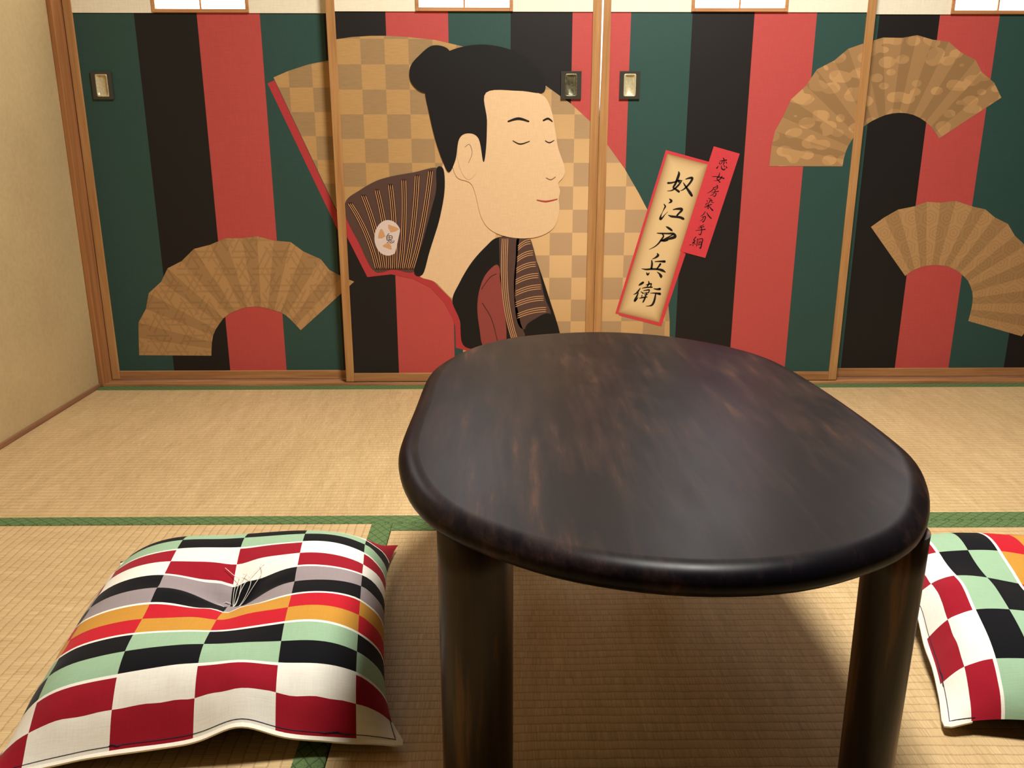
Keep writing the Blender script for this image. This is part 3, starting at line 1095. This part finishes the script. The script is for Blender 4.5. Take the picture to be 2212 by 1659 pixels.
# ---------------------------------------------------------------- tatami mats
def mat_thing(label, cx, cy, L, Wd, rz, bor=(0.032, 0.032)):
    root = empty('tatami_mat', (cx, cy, -0.0495), rz)
    tag(root, label=label, cat='floor mat', group='tatami mats laid on the floor')
    g = 0.0006
    bm = bmesh.new()
    box(bm, -L / 2 + g, L / 2 - g, -Wd / 2 + g + 0.001, Wd / 2 - g - 0.001, 0.0, 0.0495, 0, 0.0012)
    o = finish('rush_surface', bm, M['tatami'], root)
    for s, bw in ((1, bor[0]), (-1, bor[1])):
        bm = bmesh.new()
        y0, y1 = sorted((s * (Wd / 2 - bw), s * (Wd / 2 - g)))
        n = 60
        # cloth band, slightly wavy inner edge, folded over the long side
        rows = []
        for k in range(n + 1):
            x = -L / 2 + g + (L - 2 * g) * k / n
            wv = 0.0007 * noise.noise(Vector((x * 9, s * 3 + cx, cy)))
            yi = s * (Wd / 2 - bw) + wv
            yo = s * (Wd / 2 - g)
            rows.append([bm.verts.new((x, yi, 0.0492)), bm.verts.new((x, yi + s * 0.0008, 0.0504)), bm.verts.new((x, yo - s * 0.002, 0.0504)), bm.verts.new((x, yo, 0.0490)), bm.verts.new((x, yo, 0.01))])
        for a, b in zip(rows, rows[1:]):
            for j in range(4):
                bm.faces.new([a[j], a[j + 1], b[j + 1], b[j]])
        bmesh.ops.recalc_face_normals(bm, faces=bm.faces)
        finish('cloth_border', bm, M['border'], root)
    return root


xa, xm = XL + 0.0065, -0.191
mat_thing('long tatami mat directly before the sliding doors, seam hidden by the table', (xa + 0.735) / 2, -0.4525, 0.735 - xa, 0.875, 0, (0.036, 0.032))
mat_thing('short tatami mat before the rightmost sliding door, right of the table', (0.735 + XR - 0.0065) / 2, -0.4525, XR - 0.0065 - 0.735, 0.875, 0, (0.036, 0.032))
mat_thing('tatami mat under the left cushion, its rush turned crosswise', (xa + xm) / 2, -1.80, 1.82, xm - xa, -math.pi / 2, (0.036, 0.030))
mat_thing('tatami mat under the dark table and the right cushion', (xm + XR - 0.0065) / 2, -1.3225, XR - 0.0065 - xm, 0.865, 0, (0.030, 0.030))
mat_thing('tatami mat nearest the back wall, behind the viewer', (xm + XR - 0.0065) / 2, -2.2325, XR - 0.0065 - xm, 0.955, 0, (0.030, 0.030))
mat_thing('tatami mat along the back wall, behind the viewer', (xa + XR - 0.0065) / 2, -3.159, XR - 0.0065 - xa, 0.898, 0, (0.030, 0.030))

# ---------------------------------------------------------------- table
TH = 0.33
OUT = [(925, 825), (960, 795), (1020, 766), (1100, 746), (1200, 736), (1310, 733), (1430, 741), (1540, 758), (1630, 780), (1690, 804), (1760, 845), (1850, 907), (1930, 968),
       (1978, 1012), (2001, 1055), (2009, 1100), (2000, 1150), (1972, 1190), (1910, 1226), (1800, 1262), (1690, 1280), (1562, 1286), (1440, 1281), (1310, 1266), (1180, 1240),
       (1060, 1198), (960, 1153), (900, 1106), (870, 1055), (860, 1005), (868, 965), (896, 895)]
TC = on_z((1440, 1000), TH)
tb = empty('low_table', (0.155, -1.25, 0.0012))
tag(tb, label='low dark brown oblong wooden table with rounded ends between the two cushions', cat='table')
OUT = [(x, y - 5 * min(1, max(0, (y - 1150) / 90))) for x, y in OUT]
ring0 = [on_z(p, TH - 0.016) for p in OUT]
ring0 = [(p.x, p.y) for p in ring0]
ring0 = resample(catmull(ring0, 8, True) + [ring0[0]], 129)[:-1]
# light smoothing of the plan
for it in range(1):
    ring0 = [((ring0[i - 1][0] + 2 * ring0[i][0] + ring0[(i + 1) % 128][0]) / 4, (ring0[i - 1][1] + 2 * ring0[i][1] + ring0[(i + 1) % 128][1]) / 4) for i in range(128)]
sgn = 1 if area2(ring0) > 0 else -1
nrm = []
for i in range(128):
    a, b = ring0[i - 1], ring0[(i + 1) % 128]
    d = Vector((b[0] - a[0], b[1] - a[1])).normalized()
    nrm.append((-d.y * sgn, d.x * sgn))
bm = bmesh.new()
RH, RT, RB = 0.022, 0.015, 0.013
prof = []
for k in range(9):
    a = k / 8 * math.pi / 2
    prof.append((RH * (1 - math.cos(a)) if False else RH - RH * math.sin(math.pi / 2 - (math.pi / 2 - a)) if False else RH * (1 - math.sin(a)), TH - RT + RT * math.cos(a)))
for k in range(1, 9):
    a = k / 8 * math.pi / 2
    prof.append((0.018 * (1 - math.cos(a)), TH - RT - RB * math.sin(a)))
prof.append((0.06, TH - RT - RB))
prev = None
first = None
for (ins, z) in prof:
    rg = [bm.verts.new((ring0[i][0] + nrm[i][0] * ins - tb.location.x, ring0[i][1] + nrm[i][1] * ins - tb.location.y, z)) for i in range(128)]
    if prev:
        for i in range(128):
            bm.faces.new([prev[i], prev[(i + 1) % 128], rg[(i + 1) % 128], rg[i]])
    else:
        first = rg
    prev = rg
bm.faces.new(first)
bm.faces.new(prev[::-1])
bmesh.ops.recalc_face_normals(bm, faces=bm.faces)
for f in bm.faces:
    f.smooth = len(f.verts) == 4
finish('tabletop', bm, M['table'], tb)


def leg(cx, cy, rt=0.0355, rb=0.031):
    bm = bmesh.new()
    prev = None
    zs = [0.0, 0.002, 0.006, 0.05, 0.12, 0.2, 0.27, TH - RT - RB * 0.55]
    for j, z in enumerate(zs):
        t = z / TH
        r = rb + (rt - rb) * min(1, t * 1.1)
        if j == 0:
            r -= 0.004
        if j == 1:
            r -= 0.001
        rg = []
        for k in range(40):
            a = k * math.pi / 20
            c, s = math.cos(a), math.sin(a)
            rg.append(bm.verts.new((cx - tb.location.x + r * c, cy - tb.location.y + r * s, z)))
        if prev:
            for k in range(40):
                f = bm.faces.new([prev[k], prev[(k + 1) % 40], rg[(k + 1) % 40], rg[k]])
                f.smooth = True
        else:
            bm.faces.new(rg[::-1])
        prev = rg
    bm.faces.new(prev)
    return finish('leg', bm, M['leg'], tb)


leg(-0.024, -1.548, 0.0352, 0.0348)
leg(0.3595, -1.562, 0.0272, 0.0246)
leg(0.035, -0.975, 0.0335, 0.029)
leg(0.285, -0.975, 0.0335, 0.029)

# ---------------------------------------------------------------- zabuton cushions
CR, WH, BK, SG, SC, MU, GY = range(7)
PAIR = [(CR, WH), (WH, CR), (BK, SG), (SG, BK), (MU, SC), (SC, MU), (BK, GY), (GY, BK), (CR, WH), (WH, CR), (BK, SG), (SG, BK), (WH, CR), (WH, CR)]


def cloth_rows(v0, dv):
    """check rows from the near edge to the far edge: (end position, even-column colour, odd-column colour)"""
    rows, lw = [], 0.0085
    for k in range(14):
        top_ = v0 + dv * (k + 1)
        if top_ > 0.985:
            rows.append((1.0, PAIR[k][0], PAIR[k][1]))
            return rows
        if k % 2 == 1:
            rows.append((top_ - lw, PAIR[k][0], PAIR[k][1]))
            rows.append((top_ + lw, WH, WH))
        else:
            rows.append((top_, PAIR[k][0], PAIR[k][1]))
    rows.append((1.0, BK, SG))
    return rows


def shape_fn(u, v, S, side):
    """cushion surface; side=+1 upper cloth, -1 underside"""
    a1, a2, ex, ey, hgt, lift, dd, fold, pu, pw, fu, near, seed = S
    x = a1 * u * (1 - ex * (1 - abs(v) ** 3) * abs(u) ** 3)
    y = a2 * v * (1 - ey * (1 - abs(u) ** 3) * abs(v) ** 3)
    y -= near * max(0.0, -v - 0.7) / 0.3
    x -= math.copysign(0.020, u) * (1 - abs(v) ** 4) * abs(u) ** 12
    prod = max(0.0, (1 - abs(u) ** pw) * (1 - abs(v) ** pw))
    puff = prod ** pu
    r2 = u * u + v * v
    seam = lift * (0.35 + 0.65 * (1 - (abs(u) * abs(v)) ** 1.5)) + 0.003 + 0.004 * noise.noise(Vector((u * 2.2 + seed, v * 2.2, 3.1)))
    fd = fold * math.exp(-((u - fu) / 0.16) ** 2) * max(0.0, -v - 0.45) / 0.55
    if side > 0:
        z = seam + hgt * puff - dd * math.exp(-r2 / 0.035) * puff - 0.012 * math.exp(-r2 / 0.25) * puff + fd
        z += 0.0050 * noise.noise(Vector((u * 2.3 + seed, v * 2.3, 0.3))) * puff
        ang = math.atan2(v, u)
        z += 0.0022 * math.sin(ang * 6 + seed) * math.exp(-(r2 - 0.05) ** 2 / 0.02) * puff
        z -= 0.010 * math.exp(-((v - 0.02 + 0.05 * u) / 0.045) ** 2) * math.exp(-(u / 0.35) ** 2) * puff
        edge = math.exp(-((max(abs(u), abs(v)) - 0.86) / 0.08) ** 2)
        z += 0.0030 * edge * noise.noise(Vector((u * 9 + seed, v * 9, 1.7)))
    else:
        z = max(0.0008, seam + fd - (seam + fd + 0.02) * prod ** 1.5)
        k = 1 - 0.05 * prod ** 1.2
        x *= k
        y *= k
    return Vector((x, y, z))


def sub(edges, step):
    out = []
    for a, b in zip(edges, edges[1:]):
        n = max(1, int(math.ceil((b - a) / step)))
        out += [a + (b - a) * k / n for k in range(n)]
    return out + [edges[-1]]


def cushion(label, loc, rz, cuts, S):
    a1, a2, seed = S[0], S[1], S[-1]
    u0, du, v0, dv = cuts
    UB = [-1] + [u0 + du * k for k in range(5)] + [1]
    ROWS = cloth_rows(v0, dv)
    root = empty('zabuton_cushion', loc, rz)
    tag(root, label=label, cat='cushion', group='floor cushions beside the table')
    us = sub(UB, 0.035)
    vs2 = sub([-1] + [r[0] for r in ROWS], 0.03)
    bm = bmesh.new()
    grid = [[bm.verts.new(shape_fn(u, v, S, 1)) for u in us] for v in vs2]
    for j in range(len(vs2) - 1):
        vm = (vs2[j] + vs2[j + 1]) / 2
        row = next(r for r in ROWS if vm < r[0])
        for i in range(len(us) - 1):
            um = (us[i] + us[i + 1]) / 2
            ci = max(k for k in range(6) if um > UB[k])
            f = bm.faces.new([grid[j][i], grid[j][i + 1], grid[j + 1][i + 1], grid[j + 1][i]])
            f.material_index = row[1] if ci % 2 == 0 else row[2]
            f.smooth = True
    finish('checkered_cover', bm, CL, root)
    bm = bmesh.new()
    n = 44
    g2 = [[bm.verts.new(shape_fn(-1 + 2 * i / n, -1 + 2 * j / n, S, -1)) for i in range(n + 1)] for j in range(n + 1)]
    for j in range(n):
        for i in range(n):
            f = bm.faces.new([g2[j][i], g2[j + 1][i], g2[j + 1][i + 1], g2[j][i + 1]])
            f.smooth = True
    finish('black_underside', bm, M['cloth_black'], root)
    # off-white hem along the near seam, wrapping a little round both corners, with dark stitching
    per = [(-1, -0.86 - 0.14 * k / 8) for k in range(8)] + [(-1 + 2 * k / 70, -1) for k in range(71)] + [(1, -1 + 0.14 * k / 8) for k in range(1, 9)]
    bm = bmesh.new()
    prev = None
    for k, (u, v) in enumerate(per):
        p = shape_fn(u, v, S, 1)
        t = min(1.0, k / 6.0, (len(per) - 1 - k) / 6.0)
        d = Vector((u if abs(u) > 0.999 else 0, v if abs(v) > 0.999 else 0, 0)).normalized()
        wv = (0.0046 + 0.0016 * noise.noise(Vector((p.x * 22, p.y * 22, seed)))) * (0.15 + 0.85 * t)
        o_ = p + d * wv + Vector((0, 0, -0.0012))
        rg = [bm.verts.new(p + Vector((0, 0, 0.0006)) - d * 0.0008), bm.verts.new(o_ + Vector((0, 0, 0.0006))), bm.verts.new(o_ - Vector((0, 0, 0.0014))), bm.verts.new(p - Vector((0, 0, 0.002)) - d * 0.0008)]
        if prev:
            for j in range(4):
                bm.faces.new([prev[j], prev[(j + 1) % 4], rg[(j + 1) % 4], rg[j]])
        else:
            bm.faces.new(rg[::-1])
        prev = rg
    bm.faces.new(prev)
    bmesh.ops.recalc_face_normals(bm, faces=bm.faces)
    finish('hem', bm, M['hem'], root)
    bm = bmesh.new()
    st = [shape_fn(u * 0.984, v * 0.984, S, 1) + Vector((0, 0, 0.0003)) for (u, v) in per]
    tube(bm, st, 0.00042, 5)
    for (u, du_, dv_) in ((0.66, 0.09, 0.004), (0.60, 0.10, -0.003), (-0.42, 0.06, 0.004)):
        st = [shape_fn(u + du_ * t / 6, -0.985 + dv_ * math.sin(t), S, 1) + Vector((0, 0, 0.0005 + 0.0012 * math.sin(t / 2))) for t in range(7)]
        tube(bm, st, 0.0004, 5)
    finish('edge_stitching', bm, M['thread_dark'], root)
    # knotted tuft of white threads in the middle
    rng = random.Random(int(seed * 10))
    c0 = shape_fn(0.0, 0.0, S, 1)
    bm = bmesh.new()
    ends = [(-0.018, 0.056), (0.004, 0.044), (0.008, 0.043), (0.014, 0.046), (0.030, 0.052), (0.036, 0.054)]
    for i, (ex, ey) in enumerate(ends):
        pts = []
        bow = 0.012 * (1 if i % 2 == 0 else -0.6)
        for k in range(11):
            t = k / 10
            x = c0.x + ex * t + bow * math.sin(math.pi * t) + 0.006 * math.sin(math.pi * t * 0.9)
            y = c0.y + ey * t
            zz = shape_fn(x / a1, y / a2, S, 1).z + 0.001 + 0.006 * math.sin(math.pi * min(1, t * 1.2) * 0.8)
            pts.append((x, y, zz))
        tube(bm, catmull(pts, 2, False), 0.00042, 5)
    lp = []
    for k in range(13):
        t = k / 12 * 2 * math.pi
        x = c0.x - 0.009 - 0.010 * math.cos(t)
        y = c0.y + 0.004 + 0.007 * math.sin(t)
        lp.append((x, y, shape_fn(x / a1, y / a2, S, 1).z + 0.0012))
    tube(bm, lp, 0.0004, 5)
    finish('thread_tuft', bm, M['thread_white'], root)
    return root


cushion('checkered patchwork floor cushion left of the table, white thread tuft showing', (-0.3541, -1.2642, 0.0), 0.1172,
        (-0.8142, 0.3993, -1.0133, 0.1444), (0.216, 0.242, -0.0053, 0.0568, 0.0696, 0.0254, 0.0191, 0.0169, 1.1919, 5.5272, 0.2126, -0.0064, 1.3))
cushion('checkered floor cushion right of the table, cut by the picture edge', (0.7826, -1.2794, 0.0), -1.7872,
        (-0.7706, 0.372, -1.0316, 0.1653), (0.226, 0.2534, -0.0577, 0.0504, 0.0552, 0.0294, 0.0191, 0.0112, 1.0907, 5.7104, 0.1334, -0.0172, 7.7))

# ---------------------------------------------------------------- ceiling lamp (above the picture, lights the room)
lamp = empty('ceiling_lamp', (LAMP[0], LAMP[1], ZC))
tag(lamp, label='round ceiling lamp hanging over the low table', cat='lamp')


def disc_obj(name, r0, r1, z0, z1, mat):
    bm = bmesh.new()
    bmesh.ops.create_cone(bm, cap_ends=True, segments=48, radius1=r0, radius2=r1, depth=z1 - z0)
    for v in bm.verts:
        v.co.z += (z0 + z1) / 2
    return finish(name, bm, mat, lamp, None)


disc_obj('cord', 0.006, 0.006, -0.20, -0.001, M['plate'])
disc_obj('lamp_shade', 0.20, 0.17, -0.32, -0.20, M["shade"])
